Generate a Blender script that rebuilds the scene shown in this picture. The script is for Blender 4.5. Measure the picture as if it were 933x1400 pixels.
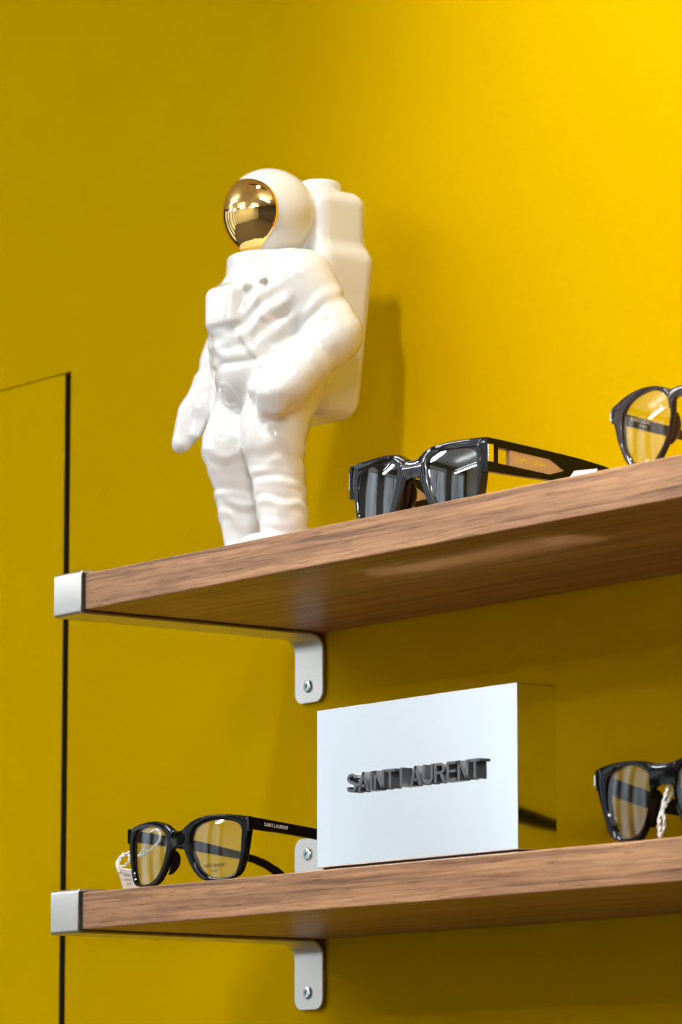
import bpy, bmesh, math, random
import numpy as np
from mathutils import Vector, Matrix

for o in list(bpy.data.objects):
    bpy.data.objects.remove(o, do_unlink=True)
SC = bpy.context.scene
COL = SC.collection
random.seed(4)
# World frame (metres): X runs along the yellow wall to the right, Y into the wall
# (wall face at Y = 0), Z up; Z = 0 is the top of the upper shelf.
D = 0.2073            # shelf depth
H = 0.2177            # vertical pitch of the two shelves
T = 0.025             # shelf thickness
FLOOR, CEIL = -1.90, 1.30
XL, XR, YF = -4.0, 4.2, -6.0

# ------------------------------------------------------------------ camera
cam_d = bpy.data.cameras.new('camera')
cam = bpy.data.objects.new('camera', cam_d)
COL.objects.link(cam)
SC.camera = cam
yaw, pitch = -0.9246, 0.1541
fw = Vector((math.sin(yaw)*math.cos(pitch), math.cos(yaw)*math.cos(pitch), math.sin(pitch)))
rt = Vector((math.cos(yaw), -math.sin(yaw), 0))
up = rt.cross(fw)
m3 = Matrix((rt, up, -fw)).transposed()
cam.matrix_world = Matrix.Translation((2.3905, -1.7912, -0.4021)) @ m3.to_4x4()
cam_d.sensor_fit = 'VERTICAL'
cam_d.sensor_height = 36.0
cam_d.sensor_width = 24.0
cam_d.lens = 5776.18/1400*36
cam_d.clip_start = 0.05
cam_d.dof.use_dof = True
cam_d.dof.focus_distance = 2.72
cam_d.dof.aperture_fstop = 14.0

# ------------------------------------------------------------------ world, lights, exposure
W = bpy.data.worlds.new('world')
SC.world = W
W.use_nodes = True
W.node_tree.nodes['Background'].inputs[0].default_value = (0.75, 0.85, 1.0, 1)
W.node_tree.nodes['Background'].inputs[1].default_value = 0.6
SC.view_settings.view_transform = 'Standard'
SC.view_settings.look = 'None'
SC.view_settings.gamma = 1.0
SC.view_settings.use_curve_mapping = False
SC.view_settings.exposure = 0.25
SC.cycles.blur_glossy = 0.1
SC.cycles.sample_clamp_indirect = 40.0
WINDOW_E = 1.22        # daylight in the shop windows
LAMP_E = 56.0         # linear ceiling lamps
SPOT_W = 98.0         # track spotlight on the yellow wall
SPOT_POS = Vector((0.30, -0.67, 1.20))
SPOT_AIM = Vector((0.86, 0.0, 0.05))

# ------------------------------------------------------------------ materials
def mat(name, base=(.8,.8,.8), rough=.5, metal=0.0, coat=0.0, spec=.5):
    m = bpy.data.materials.new(name); m.use_nodes = True
    p = m.node_tree.nodes['Principled BSDF']
    p.inputs['Base Color'].default_value = (*base, 1)
    p.inputs['Roughness'].default_value = rough
    p.inputs['Metallic'].default_value = metal
    p.inputs['Coat Weight'].default_value = coat
    p.inputs['Specular IOR Level'].default_value = spec
    return m
def nt(m): return m.node_tree.nodes, m.node_tree.links, m.node_tree.nodes['Principled BSDF']
def noise_setup(m, scale, stretch, detail=4, rough=.55, coord='Object'):
    N, L, p = nt(m)
    tc = N.new('ShaderNodeTexCoord'); mp = N.new('ShaderNodeMapping')
    mp.inputs['Scale'].default_value = stretch
    nz = N.new('ShaderNodeTexNoise'); nz.inputs['Scale'].default_value = scale
    nz.inputs['Detail'].default_value = detail; nz.inputs['Roughness'].default_value = rough
    L.new(tc.outputs[coord], mp.inputs[0]); L.new(mp.outputs[0], nz.inputs['Vector'])
    return nz
def add_bump(m, nz, strength, dist):
    N, L, p = nt(m)
    b = N.new('ShaderNodeBump'); b.inputs['Strength'].default_value = strength; b.inputs['Distance'].default_value = dist
    L.new(nz.outputs['Fac'], b.inputs['Height']); L.new(b.outputs[0], p.inputs['Normal'])

M = {}
def painted(name, c1, c2, rough):
    m = mat(name, c1, rough, spec=0.0)
    N, L, p = nt(m)
    nz = noise_setup(m, 1.3, (1,1,1), 3)
    mx = N.new('ShaderNodeMix'); mx.data_type = 'RGBA'
    mx.inputs['A'].default_value = (*c1,1); mx.inputs['B'].default_value = (*c2,1)
    L.new(nz.outputs['Fac'], mx.inputs['Factor']); L.new(mx.outputs['Result'], p.inputs['Base Color'])
    add_bump(m, noise_setup(m, 260, (1,1,1), 2), .12, .0006)
    return m
M['yellow'] = painted('yellow_paint', (.475,.292,.0), (.50,.308,.0), .6)
M['door_yellow'] = painted('yellow_door_paint', (.50,.312,.0), (.52,.325,.0), .6)
M['dark_wall'] = painted('dark_wall_paint', (.11,.11,.11), (.13,.13,.13), .6)  # dark grey on unseen walls, so window reflections stand out in the lenses
M['pale_wall'] = painted('pale_wall_paint', (.84,.80,.70), (.86,.82,.72), .6)
M['ceiling'] = painted('ceiling_paint', (.80,.78,.74), (.84,.82,.78), .7)
M['floor'] = painted('floor_finish', (.13,.115,.10), (.16,.14,.12), .45)
M['dark_gap'] = mat('dark_gap', (.022,.012,.003), .8)

def wood():
    m = mat('walnut_laminate', (.4,.23,.13), .38, spec=.4)
    N, L, p = nt(m)
    tc = N.new('ShaderNodeTexCoord')
    warp = N.new('ShaderNodeTexNoise'); warp.inputs['Scale'].default_value = 9; warp.inputs['Detail'].default_value = 2
    mpw = N.new('ShaderNodeMapping'); mpw.inputs['Scale'].default_value = (.5,1,1)
    L.new(tc.outputs['Object'], mpw.inputs[0]); L.new(mpw.outputs[0], warp.inputs['Vector'])
    sc = N.new('ShaderNodeVectorMath'); sc.operation = 'MULTIPLY_ADD'
    sc.inputs[1].default_value = (0,.010,.010)
    L.new(warp.outputs['Color'], sc.inputs[0]); L.new(tc.outputs['Object'], sc.inputs[2])
    def layer(scale, stretch, detail, rough):
        mp = N.new('ShaderNodeMapping'); mp.inputs['Scale'].default_value = stretch
        nz = N.new('ShaderNodeTexNoise'); nz.inputs['Scale'].default_value = scale
        nz.inputs['Detail'].default_value = detail; nz.inputs['Roughness'].default_value = rough
        L.new(sc.outputs[0], mp.inputs[0]); L.new(mp.outputs[0], nz.inputs['Vector'])
        return nz
    broad = layer(110, (.028,1,1), 6, .62)
    fine = layer(520, (.03,1,1), 4, .65)
    pores = layer(1000, (.045,1,1), 2, .5)
    r1 = N.new('ShaderNodeValToRGB'); e = r1.color_ramp.elements
    e[0].position = .30; e[0].color = (.18,.080,.034,1)
    e[1].position = .72; e[1].color = (.50,.272,.13,1)
    k = r1.color_ramp.elements.new(.42); k.color = (.345,.172,.078,1)
    k = r1.color_ramp.elements.new(.55); k.color = (.445,.232,.107,1)
    L.new(broad.outputs['Fac'], r1.inputs[0])
    r2 = N.new('ShaderNodeValToRGB'); e = r2.color_ramp.elements
    e[0].position = .36; e[0].color = (.50,.43,.38,1); e[1].position = .58; e[1].color = (1.06,1.05,1.04,1)
    L.new(fine.outputs['Fac'], r2.inputs[0])
    mx = N.new('ShaderNodeMix'); mx.data_type = 'RGBA'; mx.blend_type = 'MULTIPLY'; mx.inputs['Factor'].default_value = .75
    L.new(r1.outputs[0], mx.inputs['A']); L.new(r2.outputs[0], mx.inputs['B'])
    r3 = N.new('ShaderNodeValToRGB'); e = r3.color_ramp.elements
    e[0].position = .30; e[0].color = (.45,.38,.33,1); e[1].position = .40; e[1].color = (1,1,1,1)
    L.new(pores.outputs['Fac'], r3.inputs[0])
    m2 = N.new('ShaderNodeMix'); m2.data_type = 'RGBA'; m2.blend_type = 'MULTIPLY'; m2.inputs['Factor'].default_value = .8
    L.new(mx.outputs['Result'], m2.inputs['A']); L.new(r3.outputs[0], m2.inputs['B'])
    lines = layer(230, (.010,1,1), 3, .5)
    r4 = N.new('ShaderNodeValToRGB'); e = r4.color_ramp.elements
    e[0].position = .34; e[0].color = (.42,.36,.32,1); e[1].position = .44; e[1].color = (1,1,1,1)
    L.new(lines.outputs['Fac'], r4.inputs[0])
    m4 = N.new('ShaderNodeMix'); m4.data_type = 'RGBA'; m4.blend_type = 'MULTIPLY'; m4.inputs['Factor'].default_value = .8
    L.new(m2.outputs['Result'], m4.inputs['A']); L.new(r4.outputs[0], m4.inputs['B'])
    L.new(m4.outputs['Result'], p.inputs['Base Color'])
    b = N.new('ShaderNodeBump'); b.inputs['Strength'].default_value = .25; b.inputs['Distance'].default_value = .0004
    L.new(fine.outputs['Fac'], b.inputs['Height']); L.new(b.outputs[0], p.inputs['Normal'])
    return m
M['wood'] = wood()

def brushed(name, base, rough, stretch):
    m = mat(name, base, rough, 1.0)
    nz = noise_setup(m, 900, stretch, 3)
    N, L, p = nt(m)
    mr = N.new('ShaderNodeMapRange'); mr.inputs['To Min'].default_value = rough-.08; mr.inputs['To Max'].default_value = rough+.14
    L.new(nz.outputs['Fac'], mr.inputs[0]); L.new(mr.outputs[0], p.inputs['Roughness'])
    add_bump(m, nz, .25, .00025)
    return m
M['nickel'] = brushed('brushed_nickel', (.66,.645,.62), .34, (.06,1,1))
M['screw'] = mat('zinc_screw', (.62,.72,.76), .18, 1.0)
M['rubber'] = mat('black_rubber_liner', (.012,.011,.010), .7)
M['ceramic'] = mat('white_glazed_ceramic', (.75,.757,.765), .06, coat=.5)
M['gold'] = mat('gold_lustre', (1.0,.67,.24), .035, 1.0)
m = M['mirror'] = mat('silver_mirror_foil', (.90,.93,.95), .10, 1.0)
add_bump(m, noise_setup(m, 45, (1,1,.3), 1), .04, .0008)
M['mirror_top'] = mat('brushed_silver_foil', (.90,.93,.95), .16, 1.0)
M['letter'] = mat('dark_grey_lettering', (.085,.09,.098), .35)
M['acetate'] = mat('black_acetate', (.0015,.0015,.002), .05, spec=.24)
M['gloss_acetate'] = mat('polished_black_acetate', (.003,.0035,.005), .05, coat=.25)
M['smoke'] = mat('dark_smoke_acetate', (.035,.026,.021), .07)
M['amber'] = mat('amber_acetate', (.80,.56,.34), .12)
N_, L_, p_ = nt(M['amber']); p_.inputs['Transmission Weight'].default_value = .35; p_.inputs['IOR'].default_value = 1.3
M['silver'] = mat('polished_silver', (.86,.87,.88), .16, 1.0)
M['print_black'] = mat('black_print', (.01,.01,.01), .5)
M['print_white'] = mat('white_print', (.75,.73,.68), .5)
M['card'] = mat('white_card', (.80,.77,.74), .6)
M['string'] = mat('white_cotton_string', (.82,.80,.76), .8)
M['frame_white'] = mat('window_frame_white', (.70,.70,.70), .4)
M['lamp_body'] = mat('lamp_housing', (.65,.65,.63), .4)
M['dark_metal'] = mat('dark_metal', (.03,.03,.032), .35, .6)

def lens_mat(name, tint, refl):
    m = bpy.data.materials.new(name); m.use_nodes = True
    N, L = m.node_tree.nodes, m.node_tree.links
    N.remove(N['Principled BSDF'])
    tr = N.new('ShaderNodeBsdfTransparent'); tr.inputs[0].default_value = (*tint,1)
    gl = N.new('ShaderNodeBsdfGlossy'); gl.inputs['Roughness'].default_value = .01
    gl.inputs['Color'].default_value = (.92,.96,1,1)
    fr = N.new('ShaderNodeFresnel'); ge = N.new('ShaderNodeNewGeometry')
    io = N.new('ShaderNodeMapRange'); io.inputs['To Min'].default_value = 1.5; io.inputs['To Max'].default_value = 1/1.5
    L.new(ge.outputs['Backfacing'], io.inputs['Value']); L.new(io.outputs[0], fr.inputs[0])
    mu = N.new('ShaderNodeMath'); mu.operation = 'MULTIPLY'; mu.inputs[1].default_value = refl; mu.use_clamp = True
    mx = N.new('ShaderNodeMixShader')
    L.new(fr.outputs[0], mu.inputs[0]); L.new(mu.outputs[0], mx.inputs[0])
    L.new(tr.outputs[0], mx.inputs[1]); L.new(gl.outputs[0], mx.inputs[2])
    L.new(mx.outputs[0], N['Material Output'].inputs[0])
    return m
M['lens'] = lens_mat('clear_demo_lens', (.975,.98,.975), .95)
M['sunlens'] = lens_mat('grey_tinted_lens', (.16,.17,.18), 3.0)

def emit_mat(name, c, s):
    m = bpy.data.materials.new(name); m.use_nodes = True
    N, L = m.node_tree.nodes, m.node_tree.links
    N.remove(N['Principled BSDF'])
    e = N.new('ShaderNodeEmission'); e.inputs[0].default_value = (*c,1); e.inputs[1].default_value = s
    L.new(e.outputs[0], N['Material Output'].inputs[0])
    return m
M['daylight'] = emit_mat('daylight_pane', (.86,.94,1.0), WINDOW_E)
def pane_glow_noise(m):
    # soft noise added to the pane glow, giving the box's reflection a gradient
    N, L = m.node_tree.nodes, m.node_tree.links
    tc = N.new('ShaderNodeTexCoord'); mp = N.new('ShaderNodeMapping'); mp.inputs['Scale'].default_value = (1,1.6,.35)
    nz = N.new('ShaderNodeTexNoise'); nz.inputs['Scale'].default_value = 2.2; nz.inputs['Detail'].default_value = 2
    mr = N.new('ShaderNodeMapRange'); mr.inputs['From Min'].default_value = .3; mr.inputs['From Max'].default_value = .7
    mr.inputs['To Min'].default_value = WINDOW_E*.50; mr.inputs['To Max'].default_value = WINDOW_E*1.16
    L.new(tc.outputs['Object'], mp.inputs[0]); L.new(mp.outputs[0], nz.inputs['Vector']); L.new(nz.outputs['Fac'], mr.inputs[0])
    L.new(mr.outputs[0], N['Emission'].inputs[1])
pane_glow_noise(M['daylight'])
M['ceiling_fill'] = emit_mat('ceiling_fill_glow', (.94,.98,1.0), LAMP_E*.45)  # added upward glow that brightens the ceiling, not a known source
M['lamp_glow'] = emit_mat('lamp_diffuser', (.94,.98,1.0), LAMP_E)

# ------------------------------------------------------------------ helpers
def link(name, me, m=None, parent=None, smooth=False, angle=None):
    o = bpy.data.objects.new(name, me); COL.objects.link(o)
    if m: me.materials.append(M[m] if isinstance(m, str) else m)
    if parent: o.parent = parent
    if smooth:
        me.polygons.foreach_set('use_smooth', [True]*len(me.polygons))
        if angle: me.set_sharp_from_angle(angle=math.radians(angle))
    return o
def pydata(name, v, f, m, parent=None, smooth=False, angle=None, fixn=True):
    me = bpy.data.meshes.new(name); me.from_pydata([tuple(map(float,q)) for q in v], [], [list(map(int,q)) for q in f])
    me.validate()
    if fixn:
        bm = bmesh.new(); bm.from_mesh(me); bmesh.ops.recalc_face_normals(bm, faces=bm.faces); bm.to_mesh(me); bm.free()
    me.update()
    return link(name, me, m, parent, smooth, angle)
def box_bm(bm, lo, hi, bev=0, seg=2, mtx=None):
    lo, hi = Vector(lo), Vector(hi)
    r = bmesh.ops.create_cube(bm, size=1)
    vs = r['verts']
    for v in vs: v.co = Vector((lo[i]+(v.co[i]+.5)*(hi[i]-lo[i]) for i in range(3)))
    if bev:
        es = list({e for v in vs for e in v.link_edges})
        rr = bmesh.ops.bevel(bm, geom=es, offset=bev, segments=seg, profile=.5, affect='EDGES')
        vs = rr['verts']
    if mtx:
        bmesh.ops.transform(bm, matrix=mtx, verts=list({v for v in vs}))
def box(name, lo, hi, m, parent=None, bev=0, seg=2):
    bm = bmesh.new(); box_bm(bm, lo, hi, bev, seg)
    me = bpy.data.meshes.new(name); bm.to_mesh(me); bm.free()
    return link(name, me, m, parent, bool(bev), 12)
def empty(name, loc, rz=0):
    o = bpy.data.objects.new(name, None); COL.objects.link(o); o.location = loc; o.rotation_euler = (0,0,rz)
    o.empty_display_size = .02
    return o
def tag(o, label=None, cat=None, group=None, kind=None):
    if label: o['label'] = label
    if cat: o['category'] = cat
    if group: o['group'] = group
    if kind: o['kind'] = kind
    return o
def struct(o, label=None, cat=None): return tag(o, label, cat, None, 'structure')
def catmull(pts, n=8, closed=True):
    P = [np.array(q, float) for q in pts]; out = []
    L = len(P); rng = range(L) if closed else range(L-1)
    for i in rng:
        g = lambda k: P[k % L] if closed else P[min(max(k,0),L-1)]
        a,b,c,d = g(i-1),g(i),g(i+1),g(i+2)
        for j in range(n):
            t = j/n
            out.append(.5*((2*b)+(c-a)*t+(2*a-5*b+4*c-d)*t*t+(3*b-a-3*c+d)*t**3))
    if not closed: out.append(P[-1])
    return out
def tube(name, pts, r, m, parent=None, seg=8):
    V, F = [], []
    P = [Vector(q) for q in pts]
    for i, q in enumerate(P):
        t = (P[min(i+1,len(P)-1)]-P[max(i-1,0)]).normalized()
        a = t.cross(Vector((.31,.17,.93))).normalized(); b = t.cross(a)
        rr = r[i] if isinstance(r, (list,tuple)) else r
        for k in range(seg):
            w = 2*math.pi*k/seg
            V.append(q + a*math.cos(w)*rr + b*math.sin(w)*rr)
    for i in range(len(P)-1):
        for k in range(seg):
            F.append((i*seg+k, i*seg+(k+1)%seg, (i+1)*seg+(k+1)%seg, (i+1)*seg+k))
    F.append(list(range(seg))[::-1]); F.append([(len(P)-1)*seg+k for k in range(seg)])
    return pydata(name, V, F, m, parent, True, 60)

# ------------------------------------------------------------------ the room
DX1, DX0, DTOP = -0.3358, -0.3462, 0.2152      # gap edges and top of the flush door
DL = -1.25
# yellow wall: one board with the door opening cut out
def wall_with_opening():
    x0, x1, z0, z1, dp = XL, XR, FLOOR, CEIL, .10
    pts = [(DX1,z0),(x1,z0),(x1,z1),(x0,z1),(x0,z0),(DL,z0),(DL,DTOP),(DX1,DTOP)]
    n = len(pts)
    V = [(x,0,z) for x,z in pts]+[(x,dp,z) for x,z in pts]
    quads2 = [(0,1,2,7),(7,2,3,6),(6,3,4,5)]
    F = [list(q) for q in quads2]+[[i+n for i in q[::-1]] for q in quads2]
    for i in range(n): F.append([i,(i+1)%n,(i+1)%n+n,i+n])
    return pydata('wall_back', V, F, 'yellow')
struct(wall_with_opening(), 'yellow painted wall behind the two shelves', 'wall')
door = struct(box('door_1', (DL+.006,.0012,FLOOR+.01), (DX0,.042,DTOP-.0005), 'door_yellow', None, .0003, 1), 'flush yellow door set into the yellow wall', 'door')
box('dark_edge_strip', (DX0-.0002,.0014,FLOOR+.02), (DX0+.0006,.040,DTOP-.001), 'dark_gap', door)  # dark strip added along the door's side so the gap comes out dark
struct(box('trim_1', (DL-.05,.06,FLOOR), (DX1+.05,.09,DTOP+.05), 'dark_gap'), 'dark rebate behind the flush yellow door', 'door frame')
struct(box('floor', (XL,YF,FLOOR-.08), (XR,.10,FLOOR), 'floor'))
struct(box('ceiling', (XL,YF,CEIL), (XR,.10,CEIL+.08), 'ceiling'))
struct(box('wall_right', (XR,YF,FLOOR), (XR+.1,.10,CEIL), 'dark_wall'))
struct(box('wall_front', (XL,YF-.1,FLOOR), (XR,YF,CEIL), 'pale_wall'))
# left wall with two tall shop windows
WIN = [(-5.80,-4.70), (-4.30,-3.05), (-2.65,-2.00), (-1.65,-0.95)]
WZ0, WZ1 = -1.75, 1.20
def left_wall():
    ys = [YF]+[y for w in WIN for y in w]+[.10]
    bm = bmesh.new()
    for i in range(0, len(ys), 2): box_bm(bm, (XL-.12,ys[i],FLOOR), (XL,ys[i+1],CEIL))
    for y0,y1 in WIN:
        box_bm(bm, (XL-.12,y0,FLOOR), (XL,y1,WZ0)); box_bm(bm, (XL-.12,y0,WZ1), (XL,y1,CEIL))
    me = bpy.data.meshes.new('wall_left'); bm.to_mesh(me); bm.free()
    struct(link('wall_left', me, 'dark_wall'))
left_wall()
for wi,(y0,y1) in enumerate(WIN):
    w = struct(empty('window_%d' % (wi+1), (XL-.06,(y0+y1)/2,WZ0)))
    hw, hh = (y1-y0)/2, WZ1-WZ0
    bm = bmesh.new()
    for a,b in ((-hw,-hw+.07),(hw-.07,hw)): box_bm(bm, (-.05,a,0),(.05,b,hh))
    for a,b in ((0,.07),(hh-.07,hh)): box_bm(bm, (-.05,-hw,a),(.05,hw,b))
    n = 1 if hw < .5 else 2
    xs = [-hw+2*hw*k/n for k in range(n+1)]
    for x in xs[1:-1]: box_bm(bm, (-.04,x-.028,.05),(.04,x+.028,hh-.05))
    me = bpy.data.meshes.new('window_frame'); bm.to_mesh(me); bm.free()
    link('window_frame', me, 'frame_white', w)
    for k in range(n):
        box('pane', (-.012,xs[k]+.02,.05),(.0,xs[k+1]-.02,hh-.05), 'daylight', w)

# linear ceiling lamps and the track spotlight
LAMPS = [(-1.35,-1.5),(1.5,-1.2),(-2.9,-2.6),(-2.9,-4.4),(-.6,-3.2),(-.6,-4.9),(1.7,-3.4),(1.7,-4.9)]
for x,y in LAMPS:
    l = tag(empty('pendant_lamp', (x,y,CEIL)), 'slim linear pendant lamp hung below the white ceiling', 'lamp', 'linear pendant lamps')
    box('housing', (-.6,-.045,-.27),(.6,.045,-.22), 'lamp_body', l, .004)
    box('diffuser', (-.58,-.036,-.282),(.58,.036,-.269), 'lamp_glow', l)
    box('ceiling_fill_panel', (-.58,-.036,-.221),(.58,.036,-.214), 'ceiling_fill', l)  # added glowing panel on top of the lamp to fill the ceiling
    for sx in (-.5,.5): tube('cable', [(sx,.04,-.23),(sx,.04,0)], .0015, 'dark_metal', l, 6)
def spotlight():
    root = tag(empty('track_spotlight', SPOT_POS), 'black track spotlight aimed at the yellow wall', 'spotlight')
    d = (SPOT_AIM-SPOT_POS).normalized()
    q = d.to_track_quat('-Z','Y')
    V, F = [], []
    prof = [(.0,.10),(.034,.10),(.036,.06),(.040,-.02),(.037,-.02),(.034,.02),(.0,.02)]
    sg = 24
    for r,z in prof:
        for k in range(sg):
            a = 2*math.pi*k/sg; V.append(q @ Vector((r*math.cos(a), r*math.sin(a), z+.03)))
    for i in range(len(prof)-1):
        for k in range(sg): F.append((i*sg+k,i*sg+(k+1)%sg,(i+1)*sg+(k+1)%sg,(i+1)*sg+k))
    pydata('shade', V, F, 'dark_metal', root, True, 40)
    top = CEIL-SPOT_POS.z
    tube('stem', [(0,0,.04),(0,0,top)], .008, 'dark_metal', root)
    box('track', (-.5,-.02,top-.025),(.5,.02,top), 'dark_metal', root)
    ld = bpy.data.lights.new('spot_beam','SPOT'); ld.energy = SPOT_W; ld.color = (1.0,.96,.90)
    ld.spot_size = math.radians(92); ld.spot_blend = 1.0; ld.shadow_soft_size = .05
    lo = bpy.data.objects.new('spot_beam', ld); COL.objects.link(lo); lo.parent = root
    lo.rotation_euler = q.to_euler(); lo.location = d*.03
spotlight()

# ------------------------------------------------------------------ shelves and brackets
SX1 = 1.25
def shelf(z, label):
    o = box('wooden_shelf', (-.0335,-D,-T), (SX1,-.0005,0), 'wood', None, .0009, 2)
    o.location.z = z
    return tag(o, label, 'shelf', 'walnut shelves on the yellow wall')
shelf(0, 'walnut wood shelf carrying the white astronaut figurine')
shelf(-H, 'walnut wood shelf carrying the silver display box')

def bracket(z, label):
    root = tag(empty('shelf_bracket', (0,0,z)), label, 'bracket', 'nickel shelf brackets')
    th, x0, x1 = .0022, -.0350, -.0016
    g = .0004
    # strap centre line in (Y,Z): from the lower wall plate, round the shelf, to the upper wall plate
    def arc(cy, cz, r, a0, a1, n=10):
        return [(cy+r*math.cos(math.radians(a0+(a1-a0)*i/n)), cz+r*math.sin(math.radians(a0+(a1-a0)*i/n))) for i in range(n+1)]
    zb, zt, yw, yfr, R = -T-g-th/2, g+th/2, -.0012-th/2, -D-.0006-th/2, .0115
    def ribbon(name, path, widths=None):
        V, F = [], []
        n = len(path)
        for i,(y,zz) in enumerate(path):
            a, b = path[max(i-1,0)], path[min(i+1,n-1)]
            t = Vector((b[0]-a[0], b[1]-a[1])).normalized(); nn = Vector((-t.y, t.x))*th/2
            w0, w1 = (x0,x1) if not widths else widths[i]
            e = .0004
            for (x,s,ins) in ((w0,1,e),(w0+e,1,0),(w1-e,1,0),(w1,1,e),(w1,-1,e),(w1-e,-1,0),(w0+e,-1,0),(w0,-1,e)):
                k = (th/2-ins)/(th/2)*s
                V.append((x, y+nn.x*k, zz+nn.y*k))
        for i in range(n-1):
            for k in range(8): F.append((i*8+k, i*8+(k+1)%8, (i+1)*8+(k+1)%8, (i+1)*8+k))
        F.append(list(range(8))); F.append([(n-1)*8+k for k in range(8)][::-1])
        return pydata(name, V, F, 'nickel', root, True, 35)
    r = .0018
    def plate(zend, sgn, zbend):
        # rounded end of a wall plate: widths shrink over the last 9 mm
        path, wid = [], []
        rc = .008
        for i in range(9):
            a = math.pi/2*i/8
            s = rc*(1-math.sin(a)); 
            path.append((yw, zend + sgn*0 + (-sgn)*rc*(1-math.cos(a)) )); wid.append((x0+s, x1-s))
        return path, wid
    zlo, zhi = -.0737, .0470
    pl, wl = plate(zlo, -1, zb-R)
    lower = arc(yw-R, zb-R, R, 0, 90)
    body_lo = pl + lower
    loop = body_lo + [(yw-R-.03,zb),(-.15,zb)] + [(yfr+r, zb)] + arc(yfr+r, zb+r, r, 270, 180, 5)[1:] + arc(yfr+r, zt-r, r, 180, 90, 5) + [(-.15,zt),(yw-R-.03,zt)]
    upper = arc(yw-R, zt+R, R, 270, 360)
    pu, wu = plate(zhi, 1, zt+R)
    loop += upper + pu[::-1]
    widths = wl + [(x0,x1)]*(len(loop)-len(wl)-len(wu)) + wu[::-1]
    ribbon('strap', loop, widths)
    # thin rubber liner between strap and board
    bm = bmesh.new()
    box_bm(bm, (-.0334,-D-.0006,-T-.0004),(.0004,-.014,-T)); box_bm(bm, (-.0334,-D-.0006,0),(.0004,-.014,.0004)); box_bm(bm, (-.0334,-D-.0006,-T),(.0004,-D,0))
    me = bpy.data.meshes.new('liner'); bm.to_mesh(me); bm.free(); link('liner', me, 'rubber', root)
    # screws
    for zz in (-.0620, .0358):
        s = screw(root, (-.0188, yw-th/2, zz))
    return root
_scr = None
def screw(parent, loc):
    V, F = [], []; sg = 28
    prof = [(.0047,.0),(.0047,-.0006),(.0042,-.0013),(.0032,-.0017)]
    star = [.0024 if k % 4 < 2 else .0013 for k in range(sg)]
    for r,y in prof:
        for k in range(sg): a = 2*math.pi*k/sg; V.append((r*math.cos(a), y, r*math.sin(a)))
    for y in (-.0017,-.0004):
        for k in range(sg): a = 2*math.pi*k/sg; V.append((star[k]*math.cos(a), y, star[k]*math.sin(a)))
    n = len(prof)+2
    for i in range(n-1):
        for k in range(sg): F.append((i*sg+k,i*sg+(k+1)%sg,(i+1)*sg+(k+1)%sg,(i+1)*sg+k))
    F.append([(n-1)*sg+k for k in range(sg)])
    o = pydata('screw', V, F, 'screw', parent, True, 35); o.location = loc
    return o
bracket(0, 'brushed nickel bracket holding the end of the shelf under the astronaut')
bracket(-H, 'brushed nickel bracket holding the end of the shelf under the silver box')

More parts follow.
